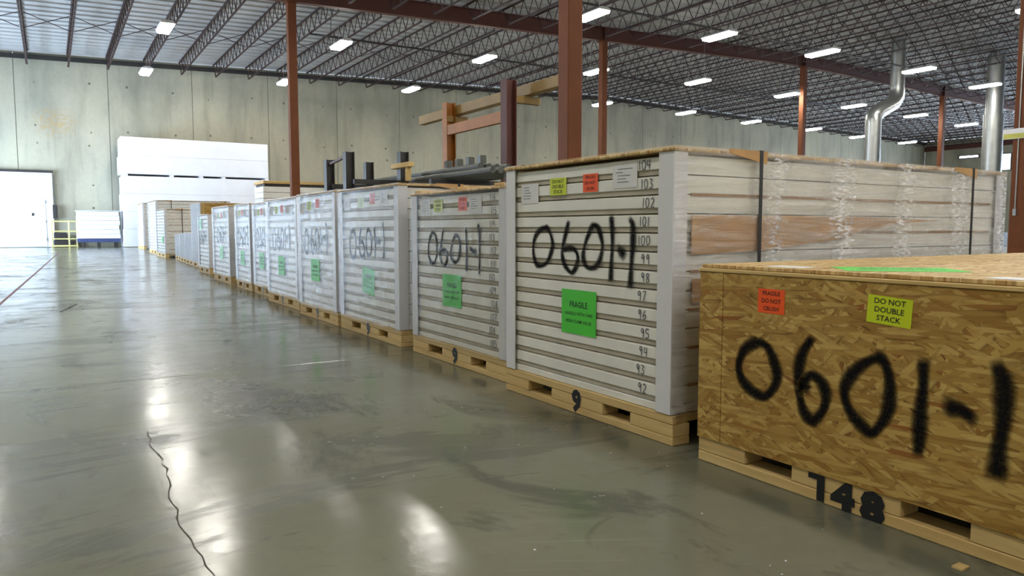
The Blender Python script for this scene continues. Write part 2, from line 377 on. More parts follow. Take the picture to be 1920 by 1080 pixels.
def girder(y, x0, x1, label):
    t=thing('roof_girder', label, 'girder', (0,y,0))
    def seg(a,b,y0,y1,d0,d1,nm):
        mb=MB().add([(a,y0,zr(a)+d0),(b,y0,zr(b)+d0),(b,y1,zr(b)+d0),(a,y1,zr(a)+d0),(a,y0,zr(a)+d1),(b,y0,zr(b)+d1),(b,y1,zr(b)+d1),(a,y1,zr(a)+d1)],
               [(0,3,2,1),(4,5,6,7),(0,1,5,4),(1,2,6,5),(2,3,7,6),(3,0,4,7)])
        obj(nm, mb, M['girder'], t)
    for a,b in ((x0,30.5),(30.5,x1)):
        seg(a,b,-.11,.11,-.65,-.63,'lower_flange'); seg(a,b,-.11,.11,-.14,-.12,'upper_flange'); seg(a,b,-.006,.006,-.63,-.14,'web')
    sm=MB()
    for gx in GX:
        if x0<gx<x1: sm.box(gx-.006,gx+.006,-.1,.1,zr(gx)-.63,zr(gx)-.14)
    obj('stiffener', sm, M['girder'], t)
girder(GY, XL, XR, 'long dark red roof girder crossing above the crates on columns')
girder(8.6, XL, XR, 'dark red roof girder above the thick front column')

# ------------------------------------------------------------------ bar joists and cross bracing
JX=[-.526+1.463*k for k in range(-3,46)]; JX=[x for x in JX if XL+.3<x<XR-.3]
def joist_meshes(L):
    D=.62
    top=MB().box(-.045,-.008,0,L,-.012,0).box(.008,.045,0,L,-.012,0).box(-.014,-.008,0,L,-.05,-.012).box(.008,.014,0,L,-.05,-.012)
    s=.5
    bot=MB().box(-.04,-.008,s,L-s,-D,-D+.012).box(.008,.04,s,L-s,-D,-D+.012).box(-.014,-.008,s,L-s,-D+.012,-D+.045).box(.008,.014,s,L-s,-D+.012,-D+.045)
    web=MB(); n=int((L-2*s)/.62); st=(L-2*s)/n
    web.bar((0,.08,-.03),(0,s,-D+.03),.026); web.bar((0,L-.08,-.03),(0,L-s,-D+.03),.026)
    for k in range(n):
        y0=s+k*st; web.bar((0,y0,-D+.03),(0,y0+st/2,-.03),.022); web.bar((0,y0+st/2,-.03),(0,y0+st,-D+.03),.022)
    return top.mesh('top_chord',M['joist']), bot.mesh('bottom_chord',M['joist']), web.mesh('web_bars',M['joist'])
for (y0,y1,lab,grp) in ((GY+.02,YB-.05,'dark red open-web bar joist spanning from long girder to concrete wall','bar joists reaching the back wall'),
                        (8.62,GY-.02,'dark red open-web bar joist on the near side of the long girder','bar joists on the near side of the girder')):
    ms=joist_meshes(y1-y0)
    for ji,x in enumerate(JX):
        k=ji-JX.index(min(JX,key=lambda q:abs(q+.526))); l2=lab
        if y0>GY and 0<=k<9: l2=['first','second','third','fourth','fifth','sixth','seventh','eighth','ninth'][k]+' open-web bar joist from the left end of the concrete wall top'
        t=thing('bar_joist', l2, 'joist', (x,y0,zr(x)-.004), 0, grp)
        for nm,me in zip(('top_chord','bottom_chord','web_bars'),ms): link(nm, me, t)
bm_up=MB(); dz=1.463*.033
br=MB().bar((.06,0,-.06),(1.40,0,-.58+dz),.022).bar((.06,.03,-.57),(1.40,.03,-.07+dz),.022).mesh('cross_brace',M['joist'])
br2=MB().bar((.06,0,-.06),(1.40,0,-.58-1.463*.02),.022).bar((.06,.03,-.57),(1.40,.03,-.07-1.463*.02),.022).mesh('cross_brace',M['joist'])
for yb,lab,grp in ((30.46,'thin crossed bracing bars between bar joists near the concrete wall','cross braces by the back wall'),(15.5,'thin crossed bracing bars between bar joists on the near side of the girder','cross braces on the near side')):
    for a in JX[:-1]:
        tag(link('cross_brace', br if a<30 else br2, None, (a,yb,zr(a)-.004)), lab, 'brace', grp)
def pipe_run(y, x0, x1, z, lab):
    t=thing('sprinkler_pipe', lab, 'pipe', (0,y,0))
    obj('main_tube', MB().bar((x0,0,z),(x1,0,z),.075,n=8), M['pipe'], t)
    for x in JX[1::2]:
        if x0<x+.73<x1: obj('hanger_rod', MB().bar((x+.73,0,z),(x+.73,0,zr(x+.73)),.014), M['pipe'], t)
    x=x0+1.0; cm=MB().bar((-.06,0,0),(.06,0,0),.105,n=8).mesh('coupling',M['pipe'])
    while x<x1: link('coupling', cm, t, (x,0,z)); x+=3.0
pipe_run(27.0, 8.2, 58, 7.75, 'black sprinkler pipe hung between the girder and concrete wall')
pipe_run(18.9, 10, 58, 7.75, 'black sprinkler pipe hung on the near side of the girder')

# ------------------------------------------------------------------ ceiling lamps
def make_lamp(label):
    t=thing('high_bay_lamp', label, 'lamp', (0,0,7.2), 0, 'ceiling lamps')
    obj('housing', MB().prism([(-.22,.0),(.22,.0),(.22,.03),(.12,.09),(-.12,.09),(-.22,.03)],-.61,.61,'y'), M['lamp_body'], t)
    obj('diffuser', MB().prism([(-.205,-.001),(-.17,-.075),(.17,-.075),(.205,-.001)],-.595,.595,'y'), M['lamp'], t)
    return t
LP=[(3.4,26.5,'lamp hanging left of the nearest row column above the concrete wall'),(8.9,25.7,'lamp just right of the leftmost column, above the steel rack'),(14.2,24.9,'lamp left of the thick column above the orange rack'),
 (14.1,18.2,'bright lamp touching the right side of the thick front column'),(19.2,17.9,'long lamp below the girder midway between two columns'),(24.2,17.6,'long lamp just right of the column left of the bent duct'),(30.1,17.4,'lamp close behind the top of the bent duct'),(35.9,17.7,'lamp crossing the straight duct'),
 (3.6,34.2,'small lamp at the concrete wall top above the white foam stack'),(9.0,33.4,'small lamp peeking out beside the leftmost column'),(14.4,32.1,'lamp at the wall top above the grey steel rack'),
 (19.2,24.5,'lamp right behind the thick front column'),(24.3,23.85,'lamp midway between the second column and the distant column, under the girder'),(30.3,23.9,'lamp just left of the distant column, under the girder'),(36.0,24.2,'lamp left of the bent duct elbow'),(42.0,24.35,'lamp between the two ducts, lower row'),(48.3,24.8,'lamp just left of the straight duct'),(54.8,25.4,'small lamp right of the straight duct'),
 (24.4,30.6,'small lamp behind the second column at the wall top'),(30.2,30.5,'lamp at the wall top between the thick column and the next'),(36.1,31.0,'lamp at the wall top left of the distant column'),(42.1,31.2,'small lamp right of the distant column at the wall top'),(48.3,32.0,'small lamp at the wall left of the bent duct'),(54.6,32.2,'small lamp at the wall right of the bent duct'),(19.3,31.5,'small lamp at the wall hidden by the thick column')]
for x in (-2.2,3.5,9.0,14.2,19.4,24.6,30.2):
    for y in (-18.0,-11.0,-4.0,3.4,10.7): LP.append((x,y,'lamp of the rows over the aisle, above the frame'))
LP+=[(-2.2,18.2,'lamp of the rows over the aisle, above the frame'),(3.2,19.4,'lamp over the aisle, mirrored in the floor'),(8.7,18.2,'lamp over the crates, mirrored in the floor'),(-2.2,26.4,'lamp beyond the left edge of the frame')]
lamp_wires=[]
L0=make_lamp(LP[0][2])
for i,(x,y,lab) in enumerate(LP):
    o=L0 if i==0 else copy_tree(L0); o.location=(x,y,7.2); o['label']=lab
    wx=.07
    dj=min((x+wx-j for j in JX),key=abs)
    if abs(dj)<.07: wx=-.09
    hz=zr(x+wx)-7.2+.05
    lamp_wires.append((o,hz,wx))
for o,hz,wx in lamp_wires:
    for yy in (-.45,.45): obj('hanger_wire', MB().bar((wx,yy,.05),(wx,yy,hz),.006), M['lamp_body'], o)

# ------------------------------------------------------------------ lettering, labels and paint
_tc={}
def text2d(s, size, bold=0.0):
    k=(s,round(size,4),bold)
    if k not in _tc:
        cu=bpy.data.curves.new('t','FONT'); cu.body=s; cu.size=size; cu.align_x='CENTER'; cu.align_y='CENTER'; cu.resolution_u=2; cu.offset=bold*size; cu.space_line=.9
        ob=bpy.data.objects.new('t',cu); me=ob.to_mesh()
        _tc[k]=([tuple(v.co[:2]) for v in me.vertices],[tuple(p.vertices) for p in me.polygons])
        ob.to_mesh_clear(); bpy.data.objects.remove(ob); bpy.data.curves.remove(cu)
    return _tc[k]
def lettering(name, lines, parent, org, u, v, mat, n, eps=.0008):
    # lines: (string, size, dx, dy, bold[, xscale])
    mb=MB(); org=Vector(org); u=Vector(u); v=Vector(v); n=Vector(n)
    for L in lines:
        s,size,dx,dy,b=L[:5]; xs=L[5] if len(L)>5 else 1
        vs,fs=text2d(s,size,b); mb.add([org+u*(x*xs+dx)+v*(y+dy)+n*eps for x,y in vs],fs)
    return obj(name, mb, mat, parent)
def plate(name, parent, org, u, v, n, w, h, mat, rot=0, t=.0006):
    org=Vector(org); u=Vector(u); v=Vector(v); n=Vector(n); c,s=math.cos(rot),math.sin(rot); u,v=u*c+v*s, v*c-u*s
    q=[org+u*(a*w/2)+v*(b*h/2) for a,b in ((-1,-1),(1,-1),(1,1),(-1,1))]
    o=obj(name, MB().add([p for p in q]+[p+n*t for p in q],[(3,2,1,0),(4,5,6,7),(0,1,5,4),(1,2,6,5),(2,3,7,6),(3,0,4,7)]), mat, parent)
    return o,u,v
FU,FV,FN=(0,-1,0),(0,0,1),(-1,0,0)      # a front face seen from the aisle
def yellow_label(p, o, w=.125, h=.076, rot=0, U=FU,V=FV,Nn=FN):
    s,u,v=plate('yellow_label',p,o,U,V,Nn,w,h,M['yellow'],rot); k=h/.076
    lettering('lettering',[('DO NOT',.021*k,0,.023*k,.01,1.05),('DOUBLE',.021*k,0,0,.01,1.05),('STACK',.021*k,0,-.023*k,.01,1.05)],s,o,u,v,M['ink'],Nn,.0012)
def orange_label(p, o, w=.1, h=.076, rot=0):
    s,u,v=plate('orange_label',p,o,FU,FV,FN,w,h,M['orange'],rot)
    lettering('lettering',[('FRAGILE',.019,0,.024,.01,.95),('DO NOT',.019,0,0,.01,.95),('CRUSH',.019,0,-.024,.01,.95)],s,o,u,v,M['ink'],FN,.0012)
def green_placard(p, o, w=.245, h=.194, rot=0):
    s,u,v=plate('green_placard',p,o,FU,FV,FN,w,h,M['green'],rot)
    lettering('lettering',[('FRAGILE',.036,0,.032,.012,.95),('HANDLE WITH CARE',.0205,0,-.008,.006,1.0),('HIGH CLAIM VALUE',.0205,0,-.042,.006,1.0)],s,o,u,v,M['ink'],FN,.0012)
def white_label(p, o, w=.147, h=.092, seed=0):
    s,u,v=plate('white_label',p,o,FU,FV,FN,w,h,M['paper'],0); r=random.Random(seed); mb=MB(); uu=Vector(u); vv=Vector(v); oo=Vector(o)+Vector(FN)*.0012
    for k in range(5):
        a=-w*.36+r.random()*w*.1; b=a+w*r.uniform(.25,.6); z=h*(.3-.14*k); mb.add([oo+uu*a+vv*z,oo+uu*b+vv*z,oo+uu*b+vv*(z+.0026),oo+uu*a+vv*(z+.0026)],[(0,1,2,3)])
    obj('print', mb, M['grey_ink'], s)
def smooth(pts, closed, sub=5):
    P=[Vector(p) for p in pts]; n=len(P); out=[]
    for i in range(n-1):
        p0=P[i-1] if i>0 else (P[-2] if closed else P[0]*2-P[1]); p1=P[i]; p2=P[i+1]; p3=P[i+2] if i+2<n else (P[1] if closed else P[-1]*2-P[-2])
        for k in range(sub):
            t=k/sub; out.append(.5*((2*p1)+(p2-p0)*t+(2*p0-5*p1+4*p2-p3)*t*t+(3*p1-p0-3*p2+p3)*t**3))
    out.append(P[-1]); return out
def spray(name, strokes, parent, x, w, soft=.55, mat=None, jit=.25, seed=1, sub=5):
    vs=[];fs=[];al=[]; r=random.Random(seed); rows=[(-1-soft,0),(-.75,.8),(-.3,1),(.3,1),(.75,.8),(1+soft,0)] if soft else [(-1,1),(1,1)]
    for si,st in enumerate(strokes):
        ww=w
        if isinstance(st,dict): ww=w*st['k']; st=st['p']
        closed=(Vector(st[0])-Vector(st[-1])).length<1e-4
        pts=smooth(st,closed,sub)
        if soft:   # round the ends
            d=(pts[0]-pts[1]).normalized(); e=(pts[-1]-pts[-2]).normalized()
            if not closed: pts=[pts[0]+d*ww*.7]+pts+[pts[-1]+e*ww*.7]
        n=len(pts); ph=r.random()*6
        base=len(vs); xe=x-.00025*si
        for k,p in enumerate(pts):
            a=pts[k-1] if k>0 else (pts[-2] if closed else pts[0]); b=pts[k+1] if k<n-1 else (pts[1] if closed else pts[-1])
            d=(b-a).normalized(); nn=Vector((-d.y,d.x)); f=ww/2*(1+jit*math.sin(ph+k*.35)); end=0 if (soft and not closed and k in (0,n-1)) else 1
            for (q,aa) in rows: vs.append((xe,p.x+nn.x*q*f,p.y+nn.y*q*f)); al.append(aa*end)
        m=len(rows)
        for k in range(n-1):
            for j in range(m-1): i0=base+k*m+j; fs.append((i0,i0+1,i0+m+1,i0+m))
    mb=MB().add(vs,fs); me=mb.mesh(name, mat or M['spray']); at=me.attributes.new('a','FLOAT','POINT'); at.data.foreach_set('value',al)
    return link(name, me, parent)
DIG={'0':[[(.5,1),(.15,.8),(.1,.4),(.35,0),(.7,.1),(.9,.5),(.8,.85),(.5,1)]],'1':[[(.5,1),(.48,0)]],'2':[[(.15,.8),(.45,1),(.8,.75),(.5,.35),(.1,.02),(.9,0)]],
 '3':[[(.15,.95),(.8,.9),(.45,.55),(.85,.3),(.5,0),(.1,.12)]],'4':[[(.3,1),(.12,.45),(.85,.5)],[(.75,1),(.7,0)]],'5':[[(.85,1),(.25,.98),(.2,.55),(.7,.55),(.8,.2),(.45,0),(.1,.1)]],
 '6':[[(.7,1),(.25,.6),(.15,.2),(.45,0),(.8,.2),(.65,.48),(.2,.35)]],'7':[[(.1,.97),(.85,1),(.5,.5),(.4,0)]],'8':[[(.5,.52),(.2,.8),(.5,1),(.8,.8),(.5,.52),(.15,.22),(.5,0),(.85,.22),(.5,.52)]],
 '9':[[(.8,.85),(.45,1),(.2,.72),(.5,.5),(.8,.85),(.78,.4),(.7,0)]]}
def hand_number(s, y_left, zc, h, parent, x, seed):
    r=random.Random(seed); st=[]; y=y_left
    for ch in s:
        wd=h*(.35 if ch=='1' else .62)
        for poly in DIG[ch]: st.append([(y-(px*wd)+r.uniform(-.001,.001), zc-h/2+pz*h+r.uniform(-.001,.001)) for px,pz in poly])
        y-=wd+h*.16
    return spray('row_number', st, parent, x, .0042, 0, M['grey_ink'], .1, seed, 3)

# ------------------------------------------------------------------ pallets
def pallet(parent, w, d, hp, notch, x0=0.0, stencil=None, zs=None):
    # front board, notched stringers made of blocks, bottom board, deck boards, lengthwise
    p=link('pallet', None, parent); z1=hp*.28; z2=hp*.70; r=random.Random(int(w*1000+d*10))
    if zs: z1,z2=zs
    rows=[x0, x0+d/2-.045, x0+d-.09]
    (a0,a1),(b0,b1)=notch     # y ranges (from the right end) that are open
    segs=[(0,b0),(b1,a0),(a1,w)]
    for i,x in enumerate(rows):
        obj('bottom_board', MB().cbox(x,x+.09,0,w,0,z1-.0015,.003), M['pine_y'], p)
        for (s0,s1) in segs: obj('stringer_block', MB().cbox(x+.001,x+.089,s0+.001,s1-.001,z1,z2-.0015,.002), M['pine_y'], p)
    k=5; wd=(w-.02)/k
    if z2<hp-.004:
        obj('lead_board', MB().cbox(x0,x0+.022,0,w,z2,hp-.001,.003), M['pine_y'], p)
        for i in range(k):
            obj('deck_board', MB().cbox(x0+.024,x0+d,i*wd+.012,(i+1)*wd,z2,hp-.003,.002), M['pine_x'], p)
    if stencil:
        s,sz,yc,zc,xs=stencil
        lettering('stencil_number',[(s,sz,0,0,.05,xs)],p,(x0-.0006,yc,zc),FU,FV,M['ink'],FN,.0006)
    return p

# ------------------------------------------------------------------ crates of stacked cream panels
_pm={}
def panel_mesh(d,w,p):
    k=(d,w,round(p,4))
    if k not in _pm:
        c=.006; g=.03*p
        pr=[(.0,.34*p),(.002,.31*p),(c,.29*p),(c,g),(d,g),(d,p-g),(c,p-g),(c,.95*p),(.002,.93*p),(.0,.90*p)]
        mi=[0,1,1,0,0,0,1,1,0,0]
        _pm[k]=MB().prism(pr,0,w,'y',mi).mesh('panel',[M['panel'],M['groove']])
    return _pm[k]
def panel_crate(label, X, Y, w, d, top, n, numbers, strokes, sw, rz=0, film='film', film_front=True, stickers=True, st=None, green=(.59,.445,0), notch=((.78,.97),(.24,.41)), stencil='9', straps=(.44,2.05), hp=.115, seed=1, battens=False, dark=None):
    t=thing('panel_crate', label, 'crate', (X,Y,0), rz, 'crates of stacked panels along the aisle')
    pallet(t, w, d, hp, notch, 0, (stencil,.125,w*.5,.052,1.0) if stencil else None)
    zb=hp+.03; p=(top-.005-zb)/n; inset=.03
    obj('base_sheet', MB().cbox(.012,d-.01,inset*.6,w-inset*.6,hp,zb-.001,.002), M['panel'], t)
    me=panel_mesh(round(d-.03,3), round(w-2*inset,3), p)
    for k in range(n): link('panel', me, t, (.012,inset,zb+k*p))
    # brown spacers seen in the side gaps
    for k in range(1,n,2):
        obj('spacer', MB().box(.10,d-.1,inset-.006,inset+.01,zb+k*p-.006,zb+k*p+.005), M['kraft_gap'], t)
    pw=.078
    for (xa,xb,sx) in ((-.004,.0,1),(d,d+.004,-1)):
        for (ya,yb,sy) in ((.012,.012,1),(w-.012,w-.012,-1)):
            x0=xa if sx>0 else xb; fl=MB()
            prf=[(x0,ya),(x0+sx*.07,ya),(x0+sx*.07,ya+sy*.004),(x0+sx*.004,ya+sy*.004),(x0+sx*.004,ya+sy*pw),(x0,ya+sy*pw)]
            if sx*sy<0: prf=prf[::-1]
            fl.prism(prf,hp+.002,top+.004,'z'); obj('corner_post', fl, M['post'], t)
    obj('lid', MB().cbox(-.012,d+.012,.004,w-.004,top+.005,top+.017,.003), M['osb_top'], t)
    if battens:
        for yy in (.06,w/2-.04,w-.14): obj('lid_batten', MB().cbox(.0,d,yy,yy+.085,top+.0175,top+.037,.003), M['pine_x'], t)
    for sx in straps:
        obj('strap', MB().box(sx,sx+.019,-.0055,-.004,.01,top+.028).box(sx,sx+.019,w+.004,w+.0055,.01,top+.028).box(sx,sx+.019,-.0055,w+.0055,top+.0265,top+.028), M['strap'], t)
        obj('edge_protector', MB().add([(sx-.17,-.0038,top+.010),(sx+.045,-.0038,top-.024),(sx+.045,-.0038,top+.0262),(sx-.17,-.0038,top+.0262),(sx-.17,-.0016,top+.010),(sx+.045,-.0016,top-.024),(sx+.045,-.0016,top+.0262),(sx-.17,-.0016,top+.0262)],[(0,1,2,3),(7,6,5,4),(1,5,6,2),(0,4,5,1),(3,2,6,7),(0,3,7,4)]), M['kraft'], t)
    # paint, labels, numbers
    xf=.012-.0022
    if strokes: spray('spray_marking', strokes, t, xf-.0005, sw, .45, None, .22, seed)
    if numbers:
        for k in range(n): hand_number(str(numbers+k), .205+.012*math.sin(k*1.7), zb+(k+.60)*p, p*.5, t, xf, k+seed*31)
    xs=-.0118 if film=='film_hazy' else xf
    if stickers:
        s=st or dict(y=(.747,.995),o=(.515,1.0),wr=(.297,1.015),wl=(.975,.972))
        if 'y' in s: yellow_label(t,(xs,)+s['y'])
        if 'o' in s: orange_label(t,(xs,)+s['o'])
        if 'wr' in s: white_label(t,(xs,)+s['wr'],seed=seed)
        if 'wl' in s: white_label(t,(xs,)+s['wl'],seed=seed+5)
    if green: green_placard(t,(xs-.0012,green[0],green[1]),rot=green[2])
    if film:
        e=.007; x0,x1,y0,y1=-.004-e,d+.004+e,-e*.2,w+e*.2; z0,z1=hp*.9,top+.024
        fm=MB(); q=[(x0,y0),(x1,y0),(x1,y1),(x0,y1)]
        for i in range(4):
            if i==3 and not film_front: continue
            a=q[i]; b=q[(i+1)%4]; fm.add([(a[0],a[1],z0),(b[0],b[1],z0),(b[0],b[1],z1),(a[0],a[1],z1)],[(0,1,2,3)])
        if film_front or True:  # film folded over the top rim
            r=.16; fm.add([(x0,y0,z1),(x1,y0,z1),(x1,y1,z1),(x0,y1,z1),(x0+r,y0+r,z1-.001),(x1-r,y0+r,z1-.001),(x1-r,y1-r,z1-.001),(x0+r,y1-r,z1-.001)],[(0,1,5,4),(1,2,6,5),(2,3,7,6),(3,0,4,7)])
        obj('stretch_film', fm, M[film], t)
    return t
SB=[[(0.844,0.813),(0.899,0.797),(0.933,0.763),(0.945,0.721),(0.94,0.679),(0.917,0.642),(0.876,0.638),(0.832,0.654),(0.804,0.692),(0.787,0.733),(0.798,0.773),(0.819,0.801),(0.844,0.813)],[(0.67,0.833),(0.685,0.794),(0.701,0.754),(0.714,0.71),(0.71,0.679),(0.693,0.648),(0.666,0.625),(0.64,0.617),(0.617,0.635),(0.598,0.671),(0.605,0.702),(0.628,0.72),(0.661,0.723),(0.701,0.715)],[(0.492,0.824),(0.516,0.798),(0.54,0.76),(0.555,0.722),(0.561,0.691),(0.548,0.658),(0.52,0.642),(0.483,0.647),(0.454,0.669),(0.437,0.706),(0.431,0.743),(0.444,0.78),(0.462,0.813),(0.492,0.824)],[(0.377,0.852),(0.369,0.795),(0.368,0.734),(0.373,0.668),(0.376,0.603)],{'k':1.5,'p':[(0.326,0.727),(0.312,.717),(0.299,0.707)]},{'k':1.2,'p':[(0.258,0.841),(0.245,0.82),(0.243,0.754),(0.248,0.701),(0.252,0.645),(0.256,0.585)]}]
SCc=[[(0.909,0.784),(0.954,0.748),(0.975,0.692),(0.97,0.636),(0.938,0.598),(0.894,0.6),(0.862,0.64),(0.854,0.705),(0.872,0.76),(0.909,0.784)],[(0.774,0.793),(0.786,0.739),(0.806,0.685),(0.806,0.636),(0.783,0.599),(0.753,0.589),(0.723,0.612),(0.716,0.655),(0.74,0.681),(0.794,0.674)],[(0.594,0.77),(0.634,0.746),(0.663,0.688),(0.664,0.646),(0.636,0.618),(0.596,0.614),(0.562,0.649),(0.551,0.701),(0.561,0.747),(0.594,0.77)],[(0.476,0.799),(0.469,0.693),(0.47,0.576)],{'k':1.3,'p':[(0.422,0.694),(.394,.684),(0.365,0.675)]},[(0.333,0.824),(0.318,0.785),(0.317,0.672),(0.32,0.563)]]
SD=[[(0.946,0.795),(0.999,0.746),(1.014,0.662),(0.986,0.599),(0.937,0.58),(0.891,0.616),(0.881,0.692),(0.898,0.767),(0.946,0.795)],[(0.759,0.815),(0.787,0.748),(0.804,0.68),(0.787,0.619),(0.741,0.59),(0.698,0.621),(0.709,0.682),(0.745,0.708),(0.797,0.7)],[(0.611,0.802),(0.65,0.756),(0.653,0.669),(0.628,0.617),(0.583,0.612),(0.55,0.658),(0.551,0.737),(0.576,0.782),(0.611,0.802)],[(0.481,0.809),(0.473,0.699),(0.477,0.602)],{'k':1.3,'p':[(0.446,0.722),(.41,.717),(0.378,0.713)]},[(0.323,0.84),(0.305,0.777),(0.303,0.689),(0.312,0.601)]]
SA=[[(-0.251,0.447),(-0.203,0.42),(-0.178,0.368),(-0.19,0.322),(-0.227,0.292),(-0.279,0.278),(-0.315,0.308),(-0.331,0.352),(-0.318,0.395),(-0.292,0.437),(-0.251,0.447)],[(-0.445,0.48),(-0.421,0.44),(-0.409,0.395),(-0.408,0.34),(-0.418,0.293),(-0.434,0.257),(-0.462,0.243),(-0.488,0.269),(-0.503,0.31),(-0.496,0.347),(-0.474,0.371),(-0.446,0.374),(-0.428,0.344),(-0.431,0.33)],[(-0.656,0.458),(-0.619,0.437),(-0.586,0.405),(-0.563,0.364),(-0.564,0.327),(-0.586,0.289),(-0.616,0.264),(-0.646,0.248),(-0.673,0.277),(-0.692,0.321),(-0.696,0.37),(-0.69,0.417),(-0.675,0.45),(-0.656,0.458)],[(-0.781,0.46),(-0.784,0.408),(-0.78,0.34),(-0.779,0.28),(-0.779,0.233)],{'k':1.15,'p':[(-0.853,0.363),(-0.88,0.361),(-0.903,0.35)]},{'k':1.2,'p':[(-0.959,0.479),(-0.973,0.45),(-0.976,0.396),(-0.975,0.334),(-0.97,0.286),(-0.97,0.227)]}]
def shift(S, dy, dz, k, kz=1.0):
    f=lambda l:[((a-.6)*k+.6+dy,(b-.7)*kz+.7+dz) for a,b in l]
    return [dict(k=s['k'],p=f(s['p'])) if isinstance(s,dict) else f(s) for s in S]

# nearest panel crate
B=panel_crate('white panel crate numbered 92 to 104 with large 0601-1, beside the brown box', 1.933,1.99,1.175,2.40,1.085,13,92,SB,.023,rz=.008,film='film_side',film_front=False,seed=2)
kp=[(.03,.858),(.45,.862),(.95,.863),(1.4,.853),(1.75,.848),(1.4,.835),(1.1,.80),(.97,.766),(.69,.744),(.43,.722),(.03,.712)]
obj('kraft_sheet', MB().add([(x+.06,.010-.004*math.sin(x*5),z) for x,z in kp]+[(x+.06,.014-.004*math.sin(x*5),z) for x,z in kp],[tuple(range(11)),tuple(range(11,22))[::-1]]), M['kraft'], B)
kp2=[(.06,.62),(.75,.635),(1.3,.655),(1.3,.645),(.75,.60),(.06,.53)]
obj('kraft_sheet', MB().add([(x+.04,.012,z) for x,z in kp2]+[(x+.04,.015,z) for x,z in kp2],[tuple(range(6)),tuple(range(6,12))[::-1]]), M['kraft'], B)
panel_crate('white panel crate with 0601-1 and row numbers 105 to 116, second of the row', 2.008,3.28,1.21,2.40,1.012,12,105,SCc,.023,film='film',seed=3,st=dict(y=(.835,.948),o=(.518,.949),wr=(.367,.943),wl=(1.02,.942)),green=(.657,.439,0),battens=True)
panel_crate('white panel crate with 0601-1, tilted green placard and no row numbers', 1.998,4.66,1.235,2.40,1.092,13,None,SD,.025,film='film',seed=4,st=dict(y=(.755,.999),o=(.52,1.025),wr=(.30,1.02),wl=(1.06,1.0)),green=(.62,.416,-.085))
panel_crate('shiny film-wrapped panel crate, fourth from the brown box', 1.995,5.96,1.10,2.30,1.10,13,None,shift(SD,-.05,.0,.93),.034,film='film_hazy',seed=5,st=dict(y=(.70,1.01),o=(.46,1.025),wl=(.92,.99)),green=(.55,.44,0),notch=((.72,.90),(.22,.38)))
panel_crate('film-wrapped panel crate, fifth from the brown box', 2.055,7.30,1.22,2.30,1.098,13,None,shift(SD,.0,.0,.96),.034,film='film_hazy',seed=6,st=dict(y=(.735,1.0),o=(.52,1.01),wr=(.30,1.0),wl=(.95,1.0)),green=(.58,.42,0))
panel_crate('film-wrapped panel crate, sixth from the brown box', 2.175,8.79,.93,2.30,1.10,13,None,shift(SD,-.15,.0,.82),.034,film='film_hazy',seed=7,st=dict(y=(.57,1.0),o=(.42,1.01),wr=(.25,1.0),wl=(.74,1.0)),green=(.46,.42,0),notch=((.60,.76),(.19,.34)))
panel_crate('film-wrapped panel crate, seventh from the brown box', 2.17,9.83,.92,2.30,1.11,13,None,shift(SD,-.15,.0,.82),.034,film='film_hazy',seed=8,st=dict(y=(.57,1.01),o=(.42,1.02),wr=(.25,1.01),wl=(.74,1.0)),green=(.46,.42,0),notch=((.60,.76),(.19,.34)))
panel_crate('film-wrapped panel crate, eighth from the brown box', 2.19,11.24,1.30,2.30,1.115,13,None,shift(SD,.0,.02,.95),.034,film='film_hazy',seed=9,green=(.58,.45,0))
panel_crate('low film-wrapped panel crate with green placard at its top, ninth from the brown box', 2.35,13.84,1.10,1.95,1.04,12,None,shift(SD,-.04,-.05,.9),.034,film='film_hazy',seed=10,stickers=False,green=(.75,.88,0),notch=((.72,.90),(.22,.38)))
panel_crate('distant film-wrapped panel crate with tan side beyond the low crates', 2.66,22.3,1.9,2.2,1.32,14,None,None,.03,film='film_hazy',seed=11,stickers=False,green=(.5,.5,0),stencil=None,notch=((1.2,1.45),(.4,.65)))
panel_crate('tall distant film-wrapped panel crate near the white foam stack', 2.82,25.6,2.2,2.2,1.66,16,None,None,.03,film='film_hazy',seed=12,stickers=False,green=None,stencil=None,notch=((1.2,1.45),(.4,.65)))
panel_crate('farthest panel crate with striped side, beside the white foam stack', 3.08,32.2,2.2,1.6,1.77,12,None,None,.03,film='film',seed=13,stickers=False,green=None,stencil=None,notch=((1.2,1.45),(.4,.65)))

# ------------------------------------------------------------------ brown strand-board crate in front
A=thing('strand_board_crate','brown strand-board crate with 0601-1 and pallet number 148, nearest','crate',(1.90,1.835,0))
AW=1.55; AD=2.4; AP=.084; AH=.662
pa=pallet(A,AW,AD,AP,((AW-.386,AW-.206),(AW-.911,AW-.735)),.006,None,(.036,AP))
pa.location=(0,-AW,0)
for ch,dx,dy in (('4',-.002,-.004),('8',.088,-.008)): lettering('stencil_number',[(ch,.112,dx,dy,.07,1.15)],pa,(.005,AW-.567,.040),FU,FV,M['ink'],FN,.0008)
obj('stencil_number', MB().add([(.0042,AW-.567+y,z) for y,z in ((.118,.082),(.062,.082),(.062,.004),(.088,.004),(.088,.066),(.118,.066))],[(5,4,3,2,1,0)]), M['ink'], pa)
obj('front_board', MB().cbox(0,.0115,-AW,-.1045,AP+.001,AH,.0012), M['osb_front'], A)
obj('front_board', MB().cbox(0,.0115,-.1025,0,AP+.001,AH,.0012), M['osb_front'], A)
obj('side_board', MB().cbox(.012,AD,-.0115,0,AP+.001,AH,.0012), M['osb_side'], A)
obj('side_board', MB().cbox(.012,AD,-AW,-AW+.0115,AP+.001,AH,.0012), M['osb_side'], A)
obj('rear_board', MB().cbox(AD,AD+.0115,-AW,0,AP+.001,AH,.0012), M['osb_front'], A)
obj('lid_board', MB().cbox(.010,AD+.01,-.43,.002,AH+.0135,AH+.025,.0015), M['osb_top'], A)
